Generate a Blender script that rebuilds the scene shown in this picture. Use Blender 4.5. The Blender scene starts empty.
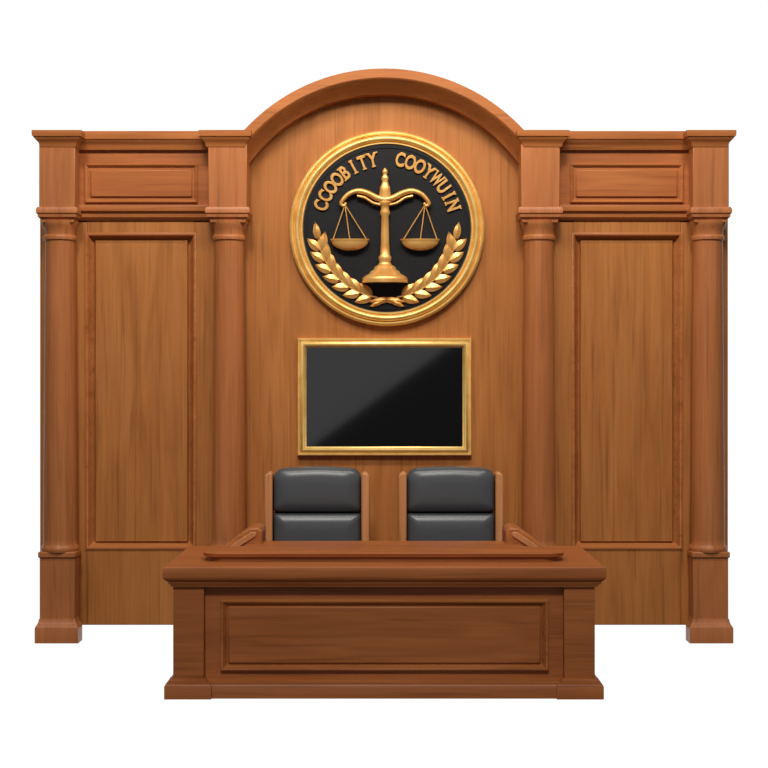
import bpy, bmesh, math
from mathutils import Vector, Matrix

D=14.0; F=1610.0; H=2.204
def U(px,d=0): return (px-384.0)*(D-d)/F
def V(py,d=0): return H-(py-384.0)*(D-d)/F
sc=bpy.context.scene
sc.view_settings.view_transform='Standard'
sc.view_settings.look='None'
COL=sc.collection

# ---------------- materials ----------------
def newmat(n):
    m=bpy.data.materials.new(n); m.use_nodes=True
    nt=m.node_tree; b=nt.nodes['Principled BSDF']; return m,nt,b
def s2l(c):
    return tuple(((v/255)/12.92 if v/255<=0.04045 else ((v/255+0.055)/1.055)**2.4) for v in c)+(1,)
def wood(name,c0,c1,c2,horiz=False,rough=0.42):
    m,nt,b=newmat(name)
    N=nt.nodes; L=nt.links
    tc=N.new('ShaderNodeTexCoord'); mp=N.new('ShaderNodeMapping')
    mp.inputs['Scale'].default_value=(0.7,5,5) if horiz else (5,5,0.7)
    L.new(tc.outputs['Object'],mp.inputs['Vector'])
    n1=N.new('ShaderNodeTexNoise'); n1.inputs['Scale'].default_value=1.2; n1.inputs['Detail'].default_value=4; n1.inputs['Distortion'].default_value=0.8
    L.new(mp.outputs[0],n1.inputs['Vector'])
    mp2=N.new('ShaderNodeMapping')
    mp2.inputs['Scale'].default_value=(1.6,55,55) if horiz else (55,55,1.6)
    L.new(tc.outputs['Object'],mp2.inputs['Vector'])
    n2=N.new('ShaderNodeTexNoise'); n2.inputs['Scale'].default_value=1.0; n2.inputs['Detail'].default_value=3
    L.new(mp2.outputs[0],n2.inputs['Vector'])
    r=N.new('ShaderNodeValToRGB')
    r.color_ramp.elements[0].position=0.28; r.color_ramp.elements[0].color=s2l(c0)
    r.color_ramp.elements[1].position=0.70; r.color_ramp.elements[1].color=s2l(c2)
    e=r.color_ramp.elements.new(0.48); e.color=s2l(c1)
    mx=N.new('ShaderNodeMath'); mx.operation='MULTIPLY_ADD'; mx.inputs[1].default_value=0.35
    ml=N.new('ShaderNodeMath'); ml.operation='MULTIPLY'; ml.inputs[1].default_value=0.65
    L.new(n1.outputs['Fac'],ml.inputs[0]); L.new(n2.outputs['Fac'],mx.inputs[0]); L.new(ml.outputs[0],mx.inputs[2])
    L.new(mx.outputs[0],r.inputs[0])
    mp3=N.new('ShaderNodeMapping'); mp3.inputs['Scale'].default_value=(0.9,30,30) if horiz else (30,30,0.9)
    L.new(tc.outputs['Object'],mp3.inputs['Vector'])
    n3=N.new('ShaderNodeTexNoise'); n3.inputs['Scale'].default_value=1.0; n3.inputs['Detail'].default_value=2; n3.inputs['Distortion'].default_value=0.5
    L.new(mp3.outputs[0],n3.inputs['Vector'])
    r3=N.new('ShaderNodeMapRange'); r3.inputs[1].default_value=0.56; r3.inputs[2].default_value=0.76; r3.inputs[3].default_value=0.0; r3.inputs[4].default_value=0.45
    L.new(n3.outputs['Fac'],r3.inputs[0])
    mix=N.new('ShaderNodeMix'); mix.data_type='RGBA'
    L.new(r3.outputs[0],mix.inputs[0]); L.new(r.outputs[0],mix.inputs[6]); mix.inputs[7].default_value=s2l(tuple(v*0.66 for v in c0))
    L.new(mix.outputs[2],b.inputs['Base Color'])
    b.inputs['Roughness'].default_value=rough
    b.inputs['Specular IOR Level'].default_value=0.25
    return m
W=wood('wood_panel',(148,90,42),(172,107,53),(186,120,63),rough=.5)
WC=wood('wood_column',(156,94,52),(176,107,62),(190,119,72),rough=0.40)
WH=wood('wood_horizontal',(148,84,42),(170,98,52),(184,112,62),True,rough=0.40)
WT=wood('wood_trim',(156,92,48),(176,106,57),(190,118,67),True,rough=0.36)
WL=wood('chair_wood',(186,122,76),(202,138,90),(212,150,102),rough=0.35)
def gold(name,c,c2,rough=0.3,met=0.85):
    m,nt,b=newmat(name); N=nt.nodes; L=nt.links
    n=N.new('ShaderNodeTexNoise'); n.inputs['Scale'].default_value=9
    tc=N.new('ShaderNodeTexCoord'); L.new(tc.outputs['Object'],n.inputs['Vector'])
    r=N.new('ShaderNodeValToRGB'); r.color_ramp.elements[0].position=.35; r.color_ramp.elements[1].position=.65
    r.color_ramp.elements[0].color=s2l(c); r.color_ramp.elements[1].color=s2l(c2)
    L.new(n.outputs['Fac'],r.inputs[0]); L.new(r.outputs[0],b.inputs['Base Color'])
    b.inputs['Metallic'].default_value=met; b.inputs['Roughness'].default_value=rough
    return m
G=gold('gold_frame',(240,192,106),(250,210,130),0.36,0.5)
GE=gold('gold_emblem',(232,166,86),(244,188,108),0.32,0.5)
def plain(name,c,rough,spec=0.3,ns=40,amt=0.25,bump=0):
    m,nt,b=newmat(name); N=nt.nodes; L=nt.links
    n=N.new('ShaderNodeTexNoise'); n.inputs['Scale'].default_value=ns; n.inputs['Detail'].default_value=3
    tc=N.new('ShaderNodeTexCoord'); L.new(tc.outputs['Object'],n.inputs['Vector'])
    r=N.new('ShaderNodeValToRGB'); l=s2l(c)
    r.color_ramp.elements[0].color=tuple(v*(1-amt) for v in l[:3])+(1,)
    r.color_ramp.elements[1].color=tuple(v*(1+amt) for v in l[:3])+(1,)
    L.new(n.outputs['Fac'],r.inputs[0]); L.new(r.outputs[0],b.inputs['Base Color'])
    b.inputs['Roughness'].default_value=rough; b.inputs['Specular IOR Level'].default_value=spec
    if bump:
        bp=N.new('ShaderNodeBump'); bp.inputs['Strength'].default_value=bump; bp.inputs['Distance'].default_value=0.003
        L.new(n.outputs['Fac'],bp.inputs['Height']); L.new(bp.outputs[0],b.inputs['Normal'])
    return m
BLK=plain('emblem_black',(32,32,34),0.5,0.15)
SCR=plain('screen_glass',(9,9,10),0.05,0.45,ns=2,amt=0.1)
LEA=plain('black_leather',(76,79,84),0.32,0.55,ns=160,amt=0.15,bump=0.2)
MET=plain('dark_metal',(40,40,42),0.3,0.5)

# ---------------- helpers ----------------
def empty(name,loc=(0,0,0)):
    e=bpy.data.objects.new(name,None); e.location=loc; e.empty_display_size=.2; COL.objects.link(e); return e
def finish(bm,name,mat,parent=None,bevel=0,seg=2,smooth=False,ang=35):
    bmesh.ops.remove_doubles(bm,verts=bm.verts,dist=1e-6)
    bmesh.ops.recalc_face_normals(bm,faces=bm.faces)
    me=bpy.data.meshes.new(name); bm.to_mesh(me); bm.free()
    o=bpy.data.objects.new(name,me); COL.objects.link(o); me.materials.append(mat)
    if bevel:
        md=o.modifiers.new('bevel','BEVEL'); md.width=bevel; md.segments=seg; md.limit_method='ANGLE'; md.angle_limit=math.radians(40)
        smooth=True
    if smooth:
        for p in me.polygons: p.use_smooth=True
        try: me.set_sharp_from_angle(angle=math.radians(ang))
        except Exception: pass
    if parent:
        o.parent=parent; o.matrix_parent_inverse=Matrix.Translation(-Vector(parent.location))
    return o
def addbox(bm,x0,x1,d0,d1,z0,z1):
    vs=[bm.verts.new((x,-d,z)) for x in(x0,x1) for d in(d0,d1) for z in(z0,z1)]
    for f in((0,1,3,2),(4,6,7,5),(0,4,5,1),(2,3,7,6),(0,2,6,4),(1,5,7,3)): bm.faces.new([vs[i] for i in f])
def box(name,mat,parent,x0,x1,d0,d1,z0,z1,bevel=0.006):
    bm=bmesh.new(); addbox(bm,x0,x1,d0,d1,z0,z1); return finish(bm,name,mat,parent,bevel)
def prism(name,mat,parent,pts,d0,d1,bevel=0.005):
    bm=bmesh.new()
    a=[bm.verts.new((x,-d0,z)) for x,z in pts]; b=[bm.verts.new((x,-d1,z)) for x,z in pts]
    n=len(pts); bm.faces.new(a); bm.faces.new(b[::-1])
    for i in range(n): bm.faces.new((a[i],a[(i+1)%n],b[(i+1)%n],b[i]))
    return finish(bm,name,mat,parent,bevel)
def sweep(bm,path,prof,mp,closed=False):
    n=len(path); rings=[]
    for i in range(n):
        p=Vector(path[i])
        if closed: q0=Vector(path[i-1]); q1=Vector(path[(i+1)%n])
        else:
            q0=Vector(path[i-1]) if i>0 else None; q1=Vector(path[i+1]) if i<n-1 else None
        e0=(p-q0).normalized() if q0 is not None else None
        e1=(q1-p).normalized() if q1 is not None else None
        if e0 is None: e0=e1
        if e1 is None: e1=e0
        n0=Vector((-e0.y,e0.x)); n1=Vector((-e1.y,e1.x))
        m=(n0+n1).normalized(); k=1/max(0.2,m.dot(n0))
        rings.append([bm.verts.new(mp(p.x+m.x*a*k,p.y+m.y*a*k,b)) for a,b in prof])
    k=len(prof)
    for i in range(n if closed else n-1):
        r0=rings[i]; r1=rings[(i+1)%n]
        for j in range(k): bm.faces.new((r0[j],r0[(j+1)%k],r1[(j+1)%k],r1[j]))
    if not closed:
        bm.faces.new(rings[0]); bm.faces.new(rings[-1][::-1])
PLAN=lambda u,v,b:(u,v,b)
ELEV=lambda u,v,b:(u,-b,v)
def frame(name,mat,parent,x0,x1,z0,z1,prof,smooth=True,ang=35):
    bm=bmesh.new(); sweep(bm,[(x0,z0),(x1,z0),(x1,z1),(x0,z1)],prof,ELEV,True)
    return finish(bm,name,mat,parent,smooth=smooth,ang=ang)
def lathe(bm,prof,cx,cy,cz=0,seg=40,sy=1.0):
    rings=[]
    for r,z in prof:
        rings.append([bm.verts.new((cx+r*math.cos(2*math.pi*i/seg),cy+sy*r*math.sin(2*math.pi*i/seg),cz+z)) for i in range(seg)])
    for a,b in zip(rings,rings[1:]):
        for i in range(seg): bm.faces.new((a[i],a[(i+1)%seg],b[(i+1)%seg],b[i]))
    bm.faces.new(rings[0][::-1]); bm.faces.new(rings[-1])
def tube(bm,pts,rad,seg=8):
    pts=[Vector(p) for p in pts]; rings=[]
    for i,p in enumerate(pts):
        t=((pts[min(i+1,len(pts)-1)])-(pts[max(i-1,0)])).normalized()
        up=Vector((0,1,0)) if abs(t.y)<.9 else Vector((1,0,0))
        a=t.cross(up).normalized(); b=t.cross(a)
        r=rad[i] if isinstance(rad,(list,tuple)) else rad
        rings.append([bm.verts.new(p+a*r*math.cos(2*math.pi*k/seg)+b*r*math.sin(2*math.pi*k/seg)) for k in range(seg)])
    for a,b in zip(rings,rings[1:]):
        for i in range(seg): bm.faces.new((a[i],a[(i+1)%seg],b[(i+1)%seg],b[i]))
    bm.faces.new(rings[0][::-1]); bm.faces.new(rings[-1])
def catmull(P,n=6):
    P=[Vector(p) for p in P]; out=[]
    for i in range(len(P)-1):
        p0=P[max(i-1,0)];p1=P[i];p2=P[i+1];p3=P[min(i+2,len(P)-1)]
        for k in range(n):
            t=k/n; out.append(.5*((2*p1)+(p2-p0)*t+(2*p0-5*p1+4*p2-p3)*t*t+(3*p1-p0-3*p2+p3)*t**3))
    out.append(P[-1]); return out

# ---------------- wall ----------------
wall=empty('wall_back')
R=189*D/F; cz=V(257)
hw=abs(U(243))
pts=[(-hw,0.0),(hw,0.0)]
a0=math.asin(min(1,(V(131)-cz)/R))
N=48
r_=R-0.03
for i in range(N+1):
    a=a0+(math.pi-2*a0)*i/N
    pts.append((r_*math.cos(a),cz+r_*math.sin(a)))
prism('center_panel',W,wall,pts,-0.25,0.0,0)
s=(D-0.3)/F
Ra=190*s
cz=V(258,0.3)
prof=[(0,-0.25),(0,0.28),(1*s,0.29),(9*s,0.29),(10.5*s,0.28),(11.5*s,0.262),(14*s,0.225),(17*s,0.165),(20*s,0.125),(22*s,0.11),(22.5*s,-0.02),(14*s,-0.25)]
bm=bmesh.new(); aa=math.asin((V(166,0.3)-cz)/Ra); P=[]
for i in range(73):
    a=aa+(math.pi-2*aa)*i/72; P.append((Ra*math.cos(a),cz+Ra*math.sin(a)))
sweep(bm,P,prof,ELEV); finish(bm,'arch_molding',WT,wall,smooth=True,ang=30)

for side,sg in (('left',1),('right',-1)):
    def X(px,d=0): return U(px,d)*sg
    def bx(name,mat,px0,px1,py0,py1,db,df,bev=0.006):
        a,b=sorted((X(px0,df),X(px1,df)))
        return box(f'{side}_{name}',mat,wall,a,b,db,df,V(py1,df),V(py0,df),bev)
    bx('wing_backing',W,40,250,134,625,-0.25,0.01)
    bx('outer_stile',W,44,87,222,625,0.0,0.075)
    bx('inner_stile',W,195,240,222,625,0.0,0.075)
    bx('bottom_rail',W,87,195,548,625,0.0,0.075)
    bx('top_rail',W,87,195,217,234,0.0,0.075)
    a,b=sorted((X(87,.075),X(195,.075)))
    pr=[(-0.012,0.06),(-0.012,0.085),(0.0,0.09),(0.012,0.085),(0.022,0.062),(0.04,0.03),(0.055,0.02),(0.055,0.0),(-0.012,0.0)]
    frame(f'{side}_panel_molding',WT,wall,a,b,V(548,.075),V(234,.075),pr)
    a,b=sorted((X(95,.04),X(188,.04)))
    frame(f'{side}_panel_field',W,wall,a,b,V(542,.04),V(240,.04),[(0,0.0),(0,0.03),(0.008,0.046),(0.016,0.046),(0.02,0.0)])
    box(f'{side}_panel_field_face',W,wall,a+.015,b-.015,0.0,0.042,V(542,.04)+.015,V(240,.04)-.015,0)
    bx('frieze',WH,60,240,144,206,0.0,0.10)
    a,b=sorted((X(85,.10),X(198,.10)))
    frame(f'{side}_frieze_molding',WT,wall,a,b,V(203,.10),V(164,.10),[(0,0.09),(0,0.118),(0.008,0.125),(0.018,0.118),(0.03,0.104),(0.034,0.09)])
    box(f'{side}_frieze_field',WH,wall,a+.05,b-.05,0.08,0.116,V(203,.1)+.05,V(164,.1)-.05,0.01)
    bm=bmesh.new()
    path=[(X(60,.1),-0.10),(X(240,.1),-0.10)]
    if sg<0: path=path[::-1]
    z=lambda p:V(p,.13)
    sweep(bm,path,[(0.05,z(205)),(-0.045,z(205)),(-0.05,z(208)),(-0.045,z(211)),(-0.02,z(213)),(-0.015,z(217)),(0.01,z(220)),(0.05,z(220))],PLAN)
    finish(bm,f'{side}_band_molding',WT,wall,smooth=True)
    dp=0.30; dw=0.13
    path=[(X(41,dp),0.22),(X(41,dp),-dp),(X(75,dp),-dp),(X(75,dp),-dw),(X(207,dp),-dw),(X(207,dp),-dp),(X(244,dp),-dp),(X(244,dp),-0.0)]
    if sg<0: path=path[::-1]
    z=lambda p:V(p,.36)
    prf=[(0.10,z(146)),(-0.004,z(146)),(-0.012,z(144)),(-0.016,z(142)),(-0.03,z(140)),(-0.05,z(137.5)),(-0.055,z(136)),(-0.062,z(136)),(-0.066,z(134)),(-0.066,z(130)),(0.10,z(130))]
    bm=bmesh.new(); sweep(bm,path,prf,PLAN)
    finish(bm,f'{side}_cornice',WT,wall,smooth=True,ang=30)
    bx('cornice_cap',WT,42,244,131,146,-0.25,0.12,0)

# ---------------- columns ----------------
def column(pxa,pxb):
    dF=0.30
    col=empty('wooden_column',((U(pxa,dF)+U(pxb,dF))/2,-0.16,0))
    cx=col.location.x; w=(U(pxb,dF)-U(pxa,dF))/2
    zt=V(143,dF)
    box('capital_block',WC,col,cx-w,cx+w,0.02,0.30,V(208,.3),zt,0.008)
    bm=bmesh.new()
    P=[(cx-w,-0.02),(cx-w,-0.30),(cx+w,-0.30),(cx+w,-0.02)]
    z=lambda p:V(p,.3)
    sweep(bm,P,[(0.06,z(207)),(-0.012,z(207)),(-0.022,z(209)),(-0.022,z(213)),(-0.012,z(214)),(-0.008,z(217)),(0.012,z(219)),(0.016,z(222)),(0.06,z(222))],PLAN)
    finish(bm,'capital_molding',WC,col,smooth=True)
    box('capital_core',WC,col,cx-w+.02,cx+w-.02,0.02,0.27,V(222,.3),V(206,.3),0)
    cd=0.165
    rr=16.3*(D-.3)/F
    bm=bmesh.new(); z=lambda p:V(p,.3)
    pr=[(rr*1.12,z(553)),(rr*1.17,z(551)),(rr*1.17,z(548.5)),(rr*1.1,z(547)),(rr*1.04,z(545)),(rr*1.03,z(540))]
    for k in range(13):
        t=k/12; pr.append((rr*(1.03-0.12*t**1.4),z(538-(538-242)*t)))
    pr+=[(rr*.92,z(240)),(rr*1.0,z(239)),(rr*1.02,z(237)),(rr*1.0,z(235)),(rr*.94,z(234)),(rr*.95,z(229)),(rr*1.08,z(225)),(rr*1.12,z(222)),(rr*1.12,z(220))]
    lathe(bm,pr,cx,-cd,0,48); finish(bm,'shaft',WC,col,smooth=True,ang=40)
    w2=w*0.98
    box('pedestal',WC,col,cx-w2,cx+w2,0.02,0.29,V(626,.3),V(556,.3),0.006)
    box('pedestal_cap',WC,col,cx-w2-.012,cx+w2+.012,0.02,0.305,V(558,.3),V(552,.3),0.01)
    bm=bmesh.new(); P=[(cx-w2,-0.14),(cx-w2,-0.29),(cx+w2,-0.29),(cx+w2,-0.14)]
    sweep(bm,P,[(0.06,0.0),(-0.035,0.0),(-0.035,z(628)),(-0.028,z(626)),(-0.02,z(625)),(-0.01,z(622)),(-0.004,z(619)),(0.06,z(619))],PLAN)
    finish(bm,'plinth',WC,col,smooth=True)
for a,b in ((39,75),(208,247),(521,560),(693,729)):
    column(a,b)

# ---------------- emblem ----------------
em=empty('scales_of_justice_emblem',(U(387,.08),-0.0,V(228,.08)))
ecx,ecz=em.location.x,em.location.z
k=(D-.1)/F
def E(px,py,d=0.09): return Vector((ecx+(px-387)*k,-d,ecz-(py-228)*k))
bm=bmesh.new()
seg=96
path=[(ecx+98*k*math.cos(2*math.pi*i/seg),ecz+98*k*math.sin(2*math.pi*i/seg)) for i in range(seg)]
pr=[(0,0.0),(0,0.05),(1*k,0.066),(2.5*k,0.07),(3.6*k,0.062),(4.2*k,0.045),(5*k,0.06),(6.5*k,0.08),(8*k,0.084),(9.5*k,0.078),(10.5*k,0.062),(11*k,0.045),(12*k,0.06),(13*k,0.06),(14*k,0.045),(14*k,0.0)]
sweep(bm,path,pr,ELEV,True); finish(bm,'gold_ring',G,em,smooth=True,ang=50)
bm=bmesh.new()
lathe(bm,[(85*k,0.0),(85*k,0.048),(60*k,0.052)],0,0,0,96)
bmesh.ops.rotate(bm,verts=bm.verts,cent=(0,0,0),matrix=Matrix.Rotation(math.radians(90),3,'X'))
bmesh.ops.translate(bm,verts=bm.verts,vec=(ecx,0,ecz))
for v in bm.verts:
    v.co.y=-abs(v.co.y)
finish(bm,'black_disc',BLK,em)
bm=bmesh.new()
path=[(ecx+81.5*k*math.cos(2*math.pi*i/seg),ecz+81.5*k*math.sin(2*math.pi*i/seg)) for i in range(seg)]
sweep(bm,path,[(0,0.045),(0,0.056),(.9*k,0.056),(.9*k,0.045)],ELEV,True); finish(bm,'inner_ring',BLK,em)
bm=bmesh.new()
pp=[(168,.6),(170,2.2),(172,3),(174,2.2),(175,2),(177,3.4),(179,3.6),(181,3),(184,3.5),(187,5),(190,5.4),(195,5.8),(200,5.8),(202,6.5),(204,6.5),(206,4.4),(209,4),(212,5),(214,5),(216,3.8),(230,4),(245,4.4),(255,5),(257,6.5),(260,6.5),(262,5.5),(265,7),(267,10.5),(270,11.5),(271,14),(274,16),(276,20),(278,22.5),(280,23),(283,23)]
lathe(bm,[(r*k,ecz-(y-228)*k) for y,r in pp][::-1],E(385,0).x,-0.085,0,32,0.7)
finish(bm,'balance_post',GE,em,smooth=True,ang=50)
for s_ in(-1,1):
    def S(x,y,d=0.095): return E(385+s_*x,y,d)
    bm=bmesh.new()
    P=catmull([S(0,200),S(8,198),S(18,193),S(27,191),S(36,194),S(42,200),S(44,204),S(41,206),S(39,203)],6)
    n=len(P); tube(bm,P,[ (3.4-2.0*i/n)*k for i in range(n)],10)
    finish(bm,'beam_arm',GE,em,smooth=True,ang=60)
    bm=bmesh.new()
    P=catmull([S(4,205),S(12,203),S(20,198),S(28,196)],5); tube(bm,P,[1.4*k]*len(P),8)
    finish(bm,'beam_brace',GE,em,smooth=True,ang=60)
    cxp=35
    bm=bmesh.new()
    for ex,ey,dd in((-17.5,241,.09),(17.5,241,.09),(0,242,.115)):
        tube(bm,[S(40,205),S(cxp+ex,ey,dd)],.6*k,6)
    finish(bm,'pan_cords',GE,em)
    bm=bmesh.new(); c=S(cxp,241)
    pr=[]
    for i in range(9):
        a=math.pi/2*i/8; pr.append((18.5*k*max(.02,math.sin(a)),-10*k*math.cos(a)))
    pr+=[(19.6*k,.6*k),(19.6*k,1.8*k),(17.5*k,1.6*k),(14*k,-2*k),(1*k,-5*k)]
    lathe(bm,pr,c.x,c.y+0.0,c.z,32,0.28); finish(bm,'balance_pan',GE,em,smooth=True,ang=50)
def leaf(bm,base,ang,L,wd,tilt=0.010):
    dx,dz=math.cos(ang),math.sin(ang); nx,nz=-dz,dx
    rows=[]
    n=8
    for i in range(n+1):
        t=i/n; w=wd*math.sin(math.pi*t**0.8)**0.9*0.5 if 0<t<1 else 0.0001
        c=Vector((base.x+dx*L*t,base.y-tilt*math.sin(math.pi*t),base.z+dz*L*t))
        rows.append([bm.verts.new((c.x+nx*w*q,c.y+(0.008 if abs(q)==1 else -0.004),c.z+nz*w*q)) for q in(-1,0,1)])
    for a,b in zip(rows,rows[1:]):
        for j in(0,1): bm.faces.new((a[j],a[j+1],b[j+1],b[j]))
for s_ in(-1,1):
    bm=bmesh.new(); P=[]
    RL=70
    for i in range(20):
        a=math.radians(262-(262-190)*i/19)
        P.append(Vector((ecx+s_*(-RL*k*math.cos(a)),-0.06,ecz+RL*k*math.sin(a))))
    tube(bm,P,1.0*k,6)
    cnt=7
    for i in range(cnt):
        th=258-(258-199)*i/(cnt-1)
        a=math.radians(th)
        base=Vector((ecx+s_*(-RL*math.cos(a))*k,-0.062,ecz+RL*math.sin(a)*k))
        g0=math.atan2(-math.cos(a),-math.sin(a))
        for off,Ln,wd_ in((0.55,20,9.4),(-0.52,19,9.0)):
            g=g0+off
            leaf(bm,base,math.atan2(math.sin(g),math.cos(g)*s_),Ln*k,wd_*k)
    a=math.radians(190); g0=math.atan2(-math.cos(a),-math.sin(a))
    base=Vector((ecx+s_*(-RL*math.cos(a))*k,-0.062,ecz+RL*math.sin(a)*k)); leaf(bm,base,math.atan2(math.sin(g0),math.cos(g0)*s_),19*k,7.5*k)
    base=E(387-s_*5,299,.064); leaf(bm,base,math.atan2(-.12,s_),24*k,6.5*k)
    base=E(387-s_*2,300,.066); leaf(bm,base,math.atan2(-.42,-s_),17*k,5*k)
    finish(bm,'laurel_branch',GE,em,smooth=True,ang=25)
def letters(txt,a0,a1):
    for i,ch in enumerate(txt):
        a=math.radians(a0+(a1-a0)*i/(len(txt)-1))
        c=bpy.data.curves.new('letter','FONT'); c.body=ch; c.size=19.5*k; c.align_x='CENTER'; c.align_y='CENTER'
        c.extrude=0.006; c.bevel_depth=0.002; c.offset=0.0035
        o=bpy.data.objects.new('letter_'+ch,c); COL.objects.link(o)
        rr=70.0*k
        M=Matrix.Translation((ecx+rr*math.cos(a),-0.062,ecz+rr*math.sin(a)))@Matrix.Rotation(-(a-math.pi/2),4,'Y')@Matrix.Rotation(math.pi/2,4,'X')@Matrix.Diagonal((0.70 if ch!='W' else .52,1,1,1))
        dg=bpy.context.evaluated_depsgraph_get()
        me=bpy.data.meshes.new_from_object(o.evaluated_get(dg)); bpy.data.objects.remove(o)
        xs=[v.co.x for v in me.vertices]; ys=[v.co.y for v in me.vertices]
        hx=(max(xs)-min(xs))/2; hy=(max(ys)-min(ys))/2
        me.transform(Matrix.Translation((-(min(xs)+max(xs))/2,-(min(ys)+max(ys))/2,0)))
        sb=bmesh.new(); sb.from_mesh(me)
        ser={'I':[(0,1),(0,-1)],'T':[(0,-1)],'Y':[(0,-1),(-1,1),(1,1)],'N':[(-1,-1),(-1,1),(1,1)],'W':[(-1,1),(1,1)],'B':[(-1,1),(-1,-1)]}.get(ch,[])
        for sx,sy in ser:
            cx_=sx*(hx-1.2*k); cy_=sy*(hy-0.7*k)
            ww=2.9*k; hh=0.75*k; vs=[sb.verts.new((cx_+a_*ww,cy_+b_*hh,c_)) for a_ in(-1,1) for b_ in(-1,1) for c_ in(-.006,.007)]
            for f in((0,1,3,2),(4,6,7,5),(0,4,5,1),(2,3,7,6),(0,2,6,4),(1,5,7,3)): sb.faces.new([vs[q] for q in f])
        sb.to_mesh(me); sb.free()
        m=bpy.data.objects.new('letter_'+ch,me); COL.objects.link(m); me.transform(M)
        me.materials.clear(); me.materials.append(GE)
        m.parent=em; m.matrix_parent_inverse=Matrix.Translation(-Vector(em.location))
letters('CCOOBITY',161,102)
letters('COOYWUIN',79,19)

# ---------------- screen ----------------
tv=empty('framed_wall_screen',(U(384.5,.07),0,V(397,.07)))
x0,x1,z0,z1=U(297,.07),U(472,.07),V(456,.07),V(338,.07)
kk=(D-.07)/F
frame('gold_frame',G,tv,x0,x1,z0,z1,[(0,0.0),(0,0.045),(1*kk,0.058),(2.2*kk,0.058),(3*kk,0.048),(4*kk,0.06),(6*kk,0.067),(7.5*kk,0.062),(8.2*kk,0.05),(9.3*kk,0.045),(9.3*kk,0.0)],ang=40)
box('screen_panel',SCR,tv,x0+8.5*kk,x1-8.5*kk,0.0,0.038,z0+8.5*kk,z1-8.5*kk,0)

# ---------------- chairs ----------------
def rounded(name,mat,parent,x0,x1,d0,d1,z0,z1,b,seg=5):
    bm=bmesh.new(); addbox(bm,x0,x1,d0,d1,z0,z1)
    bmesh.ops.recalc_face_normals(bm,faces=bm.faces)
    bmesh.ops.bevel(bm,geom=list(bm.edges),offset=b,segments=seg,profile=0.5,affect='EDGES')
    return finish(bm,name,mat,parent,smooth=True,ang=80)
def chair(pxc):
    df=0.72; c=U(pxc,df); q=(D-df)/F
    ch=empty('judge_chair',(c,-0.65,0))
    zt=V(468.5,df); hw=44*q
    zs=0.50
    zsplit=V(513,df)
    def cushion(name,z0,z1,topround):
        bm=bmesh.new(); P=[]
        r=0.09 if topround else 0.03
        rb=0.03
        hw2=hw
        def arc(cx_,cz_,rad,a0,a1,n=8):
            for i in range(n+1):
                a=math.radians(a0+(a1-a0)*i/n); P.append((cx_+rad*math.cos(a),cz_+rad*math.sin(a)))
        arc(c-hw2+rb,z0+rb,rb,180,270); arc(c+hw2-rb,z0+rb,rb,270,360)
        arc(c+hw2-r,z1-r,r,0,90)
        if topround:
            for i in range(1,8):
                t=i/8; P.append((c+(hw2-r)*(1-2*t),z1+0.012*math.sin(math.pi*t)))
        arc(c-hw2+r,z1-r,r,90,180)
        layers=[(0.0,0.56),(0.0,0.66),(0.006,0.685),(0.02,0.708),(0.045,0.724),(0.08,0.732),(0.13,0.735)]
        cxm=c; czm=(z0+z1)/2; prev=None
        for ins,d in layers:
            ring=[]
            for x,z in P:
                fx=(abs(x-cxm)-ins)/max(1e-6,abs(x-cxm)) if abs(x-cxm)>ins else 0
                fz=(abs(z-czm)-ins)/max(1e-6,abs(z-czm)) if abs(z-czm)>ins else 0
                ring.append(bm.verts.new((cxm+(x-cxm)*max(fx,.05),-d,czm+(z-czm)*max(fz,.05))))
            if prev:
                n=len(ring)
                for i in range(n): bm.faces.new((prev[i],prev[(i+1)%n],ring[(i+1)%n],ring[i]))
            else: bm.faces.new(ring)
            prev=ring
        bm.faces.new(prev)
        finish(bm,name,LEA,ch,smooth=True,ang=60)
    cushion('headrest_cushion',zsplit+0.003,zt,True)
    cushion('back_cushion',V(545,df)-.18,zsplit-0.003,False)
    pts=[(c-hw-.0,zs-.1),(c+hw+.0,zs-.1),(c+hw,zt-.08),(c+hw-.06,zt-.02),(c-hw+.06,zt-.02),(c-hw,zt-.08)]
    prism('back_shell',WL,ch,pts,0.50,0.57,0.01)
    for s_ in(-1,1):
        xa,xb=sorted((c+s_*(hw+.004),c+s_*(hw+8.5*q)))
        zz=V(473,df)
        P=[(xa,zs-.1),(xb,zs-.1),(xb,zz-.02),((xa+xb)/2,zz+.01),(xa,zz)] if s_>0 else [(xa,zs-.1),(xb,zs-.1),(xb,zz),((xa+xb)/2,zz+.01),(xa,zz-.02)]
        prism('side_post',WL,ch,P,0.52,0.75,0.016)
        prism('armrest',WL,ch,[(xa-.015,.72),(xb+.015,.72),(xb+.015,.77),(xa-.015,.77)],0.60,1.02,0.015)
        prism('arm_support',WL,ch,[(xa,.42),(xb,.42),(xb,.73),(xa,.73)],0.94,0.99,0.01)
    rounded('seat',LEA,ch,c-hw,c+hw,0.56,1.02,0.40,0.52,0.04)
    box('seat_frame',WL,ch,c-hw-.05,c+hw+.05,0.54,1.00,0.36,0.42,0.01)
    bm=bmesh.new(); lathe(bm,[(.035,.08),(.035,.2),(.028,.2),(.028,.37)],c,-0.76,0,20); finish(bm,'gas_lift',MET,ch,smooth=True)
    bm=bmesh.new()
    for i in range(5):
        a=math.radians(90+72*i); e=Vector((c+.24*math.cos(a),-0.76+.24*math.sin(a),0.075)); tube(bm,[(c,-0.76,.11),e],[.028,.018],8)
        lathe(bm,[(.012,-.03),(.03,-.03+.0),(.032,0.0),(.012,.02)],e.x,e.y,0.03,12)
    finish(bm,'star_base',MET,ch,smooth=True)
chair(317); chair(451)

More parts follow.
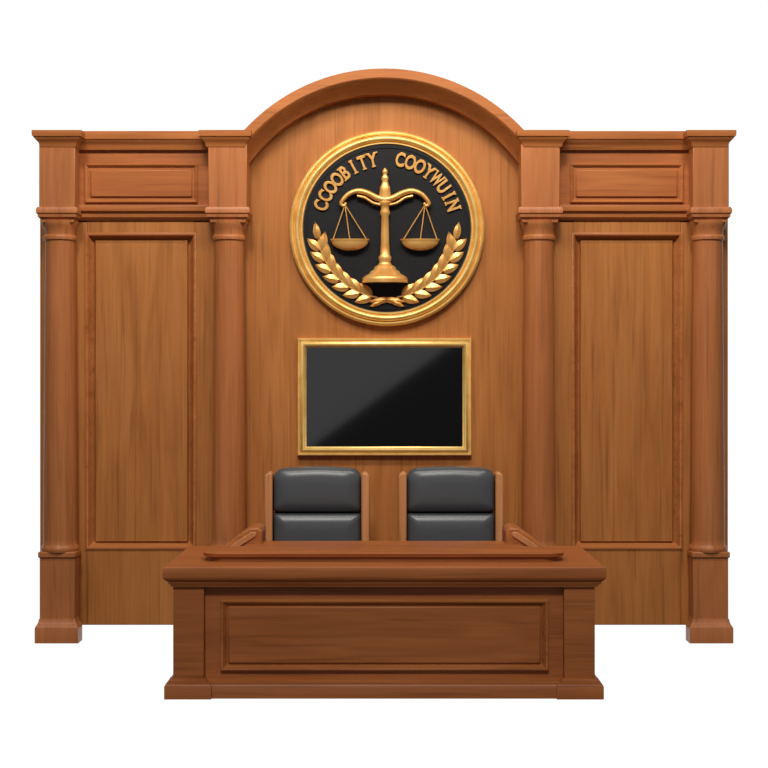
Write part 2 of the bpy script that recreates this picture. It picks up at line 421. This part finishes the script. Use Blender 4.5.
# ---------------- judge bench ----------------
be=empty('judge_bench',(0,-2.05,0))
dS=2.78
zt=V(567,dS)
dB=1.32
x0,x1=U(162.5,dS),U(606.5,dS)
P=[(x0,-dB),(x0,-dS),(x1,-dS),(x1,-dB)]
bm=bmesh.new(); z=lambda p:V(p,dS)
sweep(bm,P,[(0.2,z(588)),(0.055,z(588)),(0.05,z(586)),(0.035,z(584)),(0.03,z(582)),(0.018,z(581)),(0.004,z(579)),(0.0,z(577)),(0.0,z(570)),(0.004,z(567.8)),(0.012,z(567)),(0.2,z(567))],PLAN)
finish(bm,'top_edge_molding',WH,be,smooth=True,ang=30)
box('top_slab',WH,be,x0+.2,x1-.2,dB,dS-.2,z(585),z(567),0)
# raised writing top: rounded front corners, tapering towards the back between the sloped end rails
dR=2.46
xr0,xr1=U(201,dR),U(566,dR); zr=V(553,dR)
out=[]
r=0.13
for cxx,a0 in((xr0+r,180),(xr1-r,270)):
    for i in range(9):
        a=math.radians(a0+90*i/8); out.append((cxx+r*math.cos(a),-(dR-r)+r*math.sin(a)))
out=[(xr0+.28,-1.56),(xr0+.26,-1.95),(xr0,-2.12)]+out+[(xr1,-2.12),(xr1-.26,-1.95),(xr1-.28,-1.56)]
bm=bmesh.new()
def slabpoly(bm,poly,z0,z1,ins):
    lv=[]
    cxm=sum(p[0] for p in poly)/len(poly); cym=sum(p[1] for p in poly)/len(poly)
    for zz,i_ in ((z0,ins),(z0+ (z1-z0)*.45,ins),(z0+(z1-z0)*.55,0.006),(z1-.006,0),(z1,0.008)):
        lv.append([bm.verts.new((x-math.copysign(i_,x-cxm),y-math.copysign(i_,y-cym),zz)) for x,y in poly])
    for a,b in zip(lv,lv[1:]):
        n=len(a)
        for i in range(n): bm.faces.new((a[i],a[(i+1)%n],b[(i+1)%n],b[i]))
    bm.faces.new(lv[0][::-1]); bm.faces.new(lv[-1])
slabpoly(bm,out,zt-.002,zr,0.03)
finish(bm,'raised_writing_top',WH,be,smooth=True,ang=30)
for s_ in(-1,1):
    d_=1.80
    def Q(px,py): return (s_*abs(U(px,d_)),V(py,d_))
    zb=zt-0.002
    def QB(px): return (s_*abs(U(px,d_)),zb)
    pts=[QB(226),Q(226,547),Q(232,540),Q(249,528.5),Q(257,527.5),Q(262,531),QB(262)]
    prism('sloped_side_rail',WT,be,pts,1.40,1.80,0.014)
    # lighter facing strip along the slope
    pts=[Q(229,549),Q(230,546),Q(251,532),Q(256,532),Q(256,536),Q(236,549)]
    prism('side_rail_facing',WL,be,pts,1.78,1.815,0.005)
dF_=2.70
fy=lambda p:V(p,dF_)
xa,xb=U(174,dF_),U(595,dF_)
box('front_board',WH,be,xa+.05,xb-.05,2.56,2.64,0.03,fy(586),0)
for s_ in(-1,1):
    a,b=sorted((s_*xb,s_*(xb-.08)))
    box('side_board',WH,be,a,b,dB+.08,2.60,0.03,fy(586),0.004)
    a,b=sorted((s_*abs(U(173,dF_)),s_*abs(U(204,dF_))))
    box('corner_pilaster',WH,be,a,b,2.45,dF_,0.02,fy(586),0.008)
    P=[(a,-2.45),(a,-dF_),(b,-dF_),(b,-2.45)]
    bm=bmesh.new(); zq=lambda p:V(p,2.76)
    sweep(bm,P,[(0.1,0),(-0.055,0),(-0.055,zq(687)),(-0.048,zq(685)),(-0.03,zq(684)),(-0.015,zq(681)),(-0.004,zq(680)),(0.1,zq(680))],PLAN)
    finish(bm,'pilaster_plinth',WH,be,smooth=True)
bm=bmesh.new(); sweep(bm,[(U(200,2.66),-2.64),(U(568,2.66),-2.64)],[(0.1,0),(-0.085,0),(-0.085,V(687,2.73)),(-0.078,V(685,2.73)),(-0.04,V(684,2.73)),(-0.02,V(681,2.73)),(0.0,V(679,2.73)),(0.1,V(679,2.73))],PLAN)
finish(bm,'base_molding',WH,be,smooth=True)
for s_ in(-1,1):
    a,b=sorted((s_*(xb-.08),s_*(xb+.045)))
    box('side_plinth',WH,be,a,b,dB+.06,2.5,0.0,0.11,0.01)
fr=lambda p:V(p,2.66)
frame('front_panel_molding',WT,be,U(220,2.67),U(549,2.67),fr(671),fr(599),[(0,0.0+2.63),(0,2.67),(0.012,2.682),(0.022,2.678),(0.035,2.656),(0.045,2.646),(0.05,2.63)])
box('front_panel_field',WH,be,U(228,2.66),U(541,2.66),2.62,2.662,fr(664),fr(606),0.014)

# ---------------- lights / world ----------------
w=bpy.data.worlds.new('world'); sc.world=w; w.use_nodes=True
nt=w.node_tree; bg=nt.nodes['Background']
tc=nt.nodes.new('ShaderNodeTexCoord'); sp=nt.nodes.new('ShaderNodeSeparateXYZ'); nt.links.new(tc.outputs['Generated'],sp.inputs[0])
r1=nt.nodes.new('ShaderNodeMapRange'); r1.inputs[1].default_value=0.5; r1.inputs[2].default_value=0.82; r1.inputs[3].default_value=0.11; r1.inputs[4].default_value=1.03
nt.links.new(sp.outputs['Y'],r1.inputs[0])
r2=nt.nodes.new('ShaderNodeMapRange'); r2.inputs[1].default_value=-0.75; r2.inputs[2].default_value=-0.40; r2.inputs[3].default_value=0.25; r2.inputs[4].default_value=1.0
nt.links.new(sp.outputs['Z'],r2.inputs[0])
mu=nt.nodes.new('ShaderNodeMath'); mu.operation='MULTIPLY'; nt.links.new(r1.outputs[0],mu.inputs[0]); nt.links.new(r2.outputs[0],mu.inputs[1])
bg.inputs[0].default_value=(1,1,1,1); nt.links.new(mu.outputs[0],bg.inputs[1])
def aim(o,t): o.rotation_euler=(Vector(t)-o.location).to_track_quat('-Z','Y').to_euler()
l=bpy.data.lights.new('key_sun','SUN'); l.energy=1.2; l.angle=math.radians(9); l.color=(1,.965,.90)
o=bpy.data.objects.new('key_sun',l); o.location=(-0.5,-9,9.5); COL.objects.link(o); aim(o,(0,0,1.8))
l=bpy.data.lights.new('added_top_wash','AREA'); l.shape='RECTANGLE'; l.size=6; l.size_y=.6; l.energy=210; l.color=(1,.95,.86)  # added area light above view, so brightness falls off down the wall
o=bpy.data.objects.new('added_top_wash',l); o.location=(0,-2.9,6.3); COL.objects.link(o); aim(o,(0,0,3.4))
l=bpy.data.lights.new('added_glare_light','AREA'); l.shape='RECTANGLE'; l.size=5; l.size_y=2.4; l.energy=38; l.color=(1,1,1)  # unseen area light behind the camera, added for a slanted reflection on the screen
o=bpy.data.objects.new('added_glare_light',l); COL.objects.link(o)
o.matrix_world=Matrix.Translation((-0.55,-17,3.10))@Matrix.Rotation(math.radians(-36),4,'Y')@Matrix.Rotation(math.pi/2,4,'X')

cam=bpy.data.cameras.new('camera'); co=bpy.data.objects.new('camera',cam); COL.objects.link(co)
co.location=(0,-D,H); co.rotation_euler=(math.pi/2,0,0)
cam.sensor_width=36; cam.lens=F/768*36; cam.clip_end=200
sc.camera=co
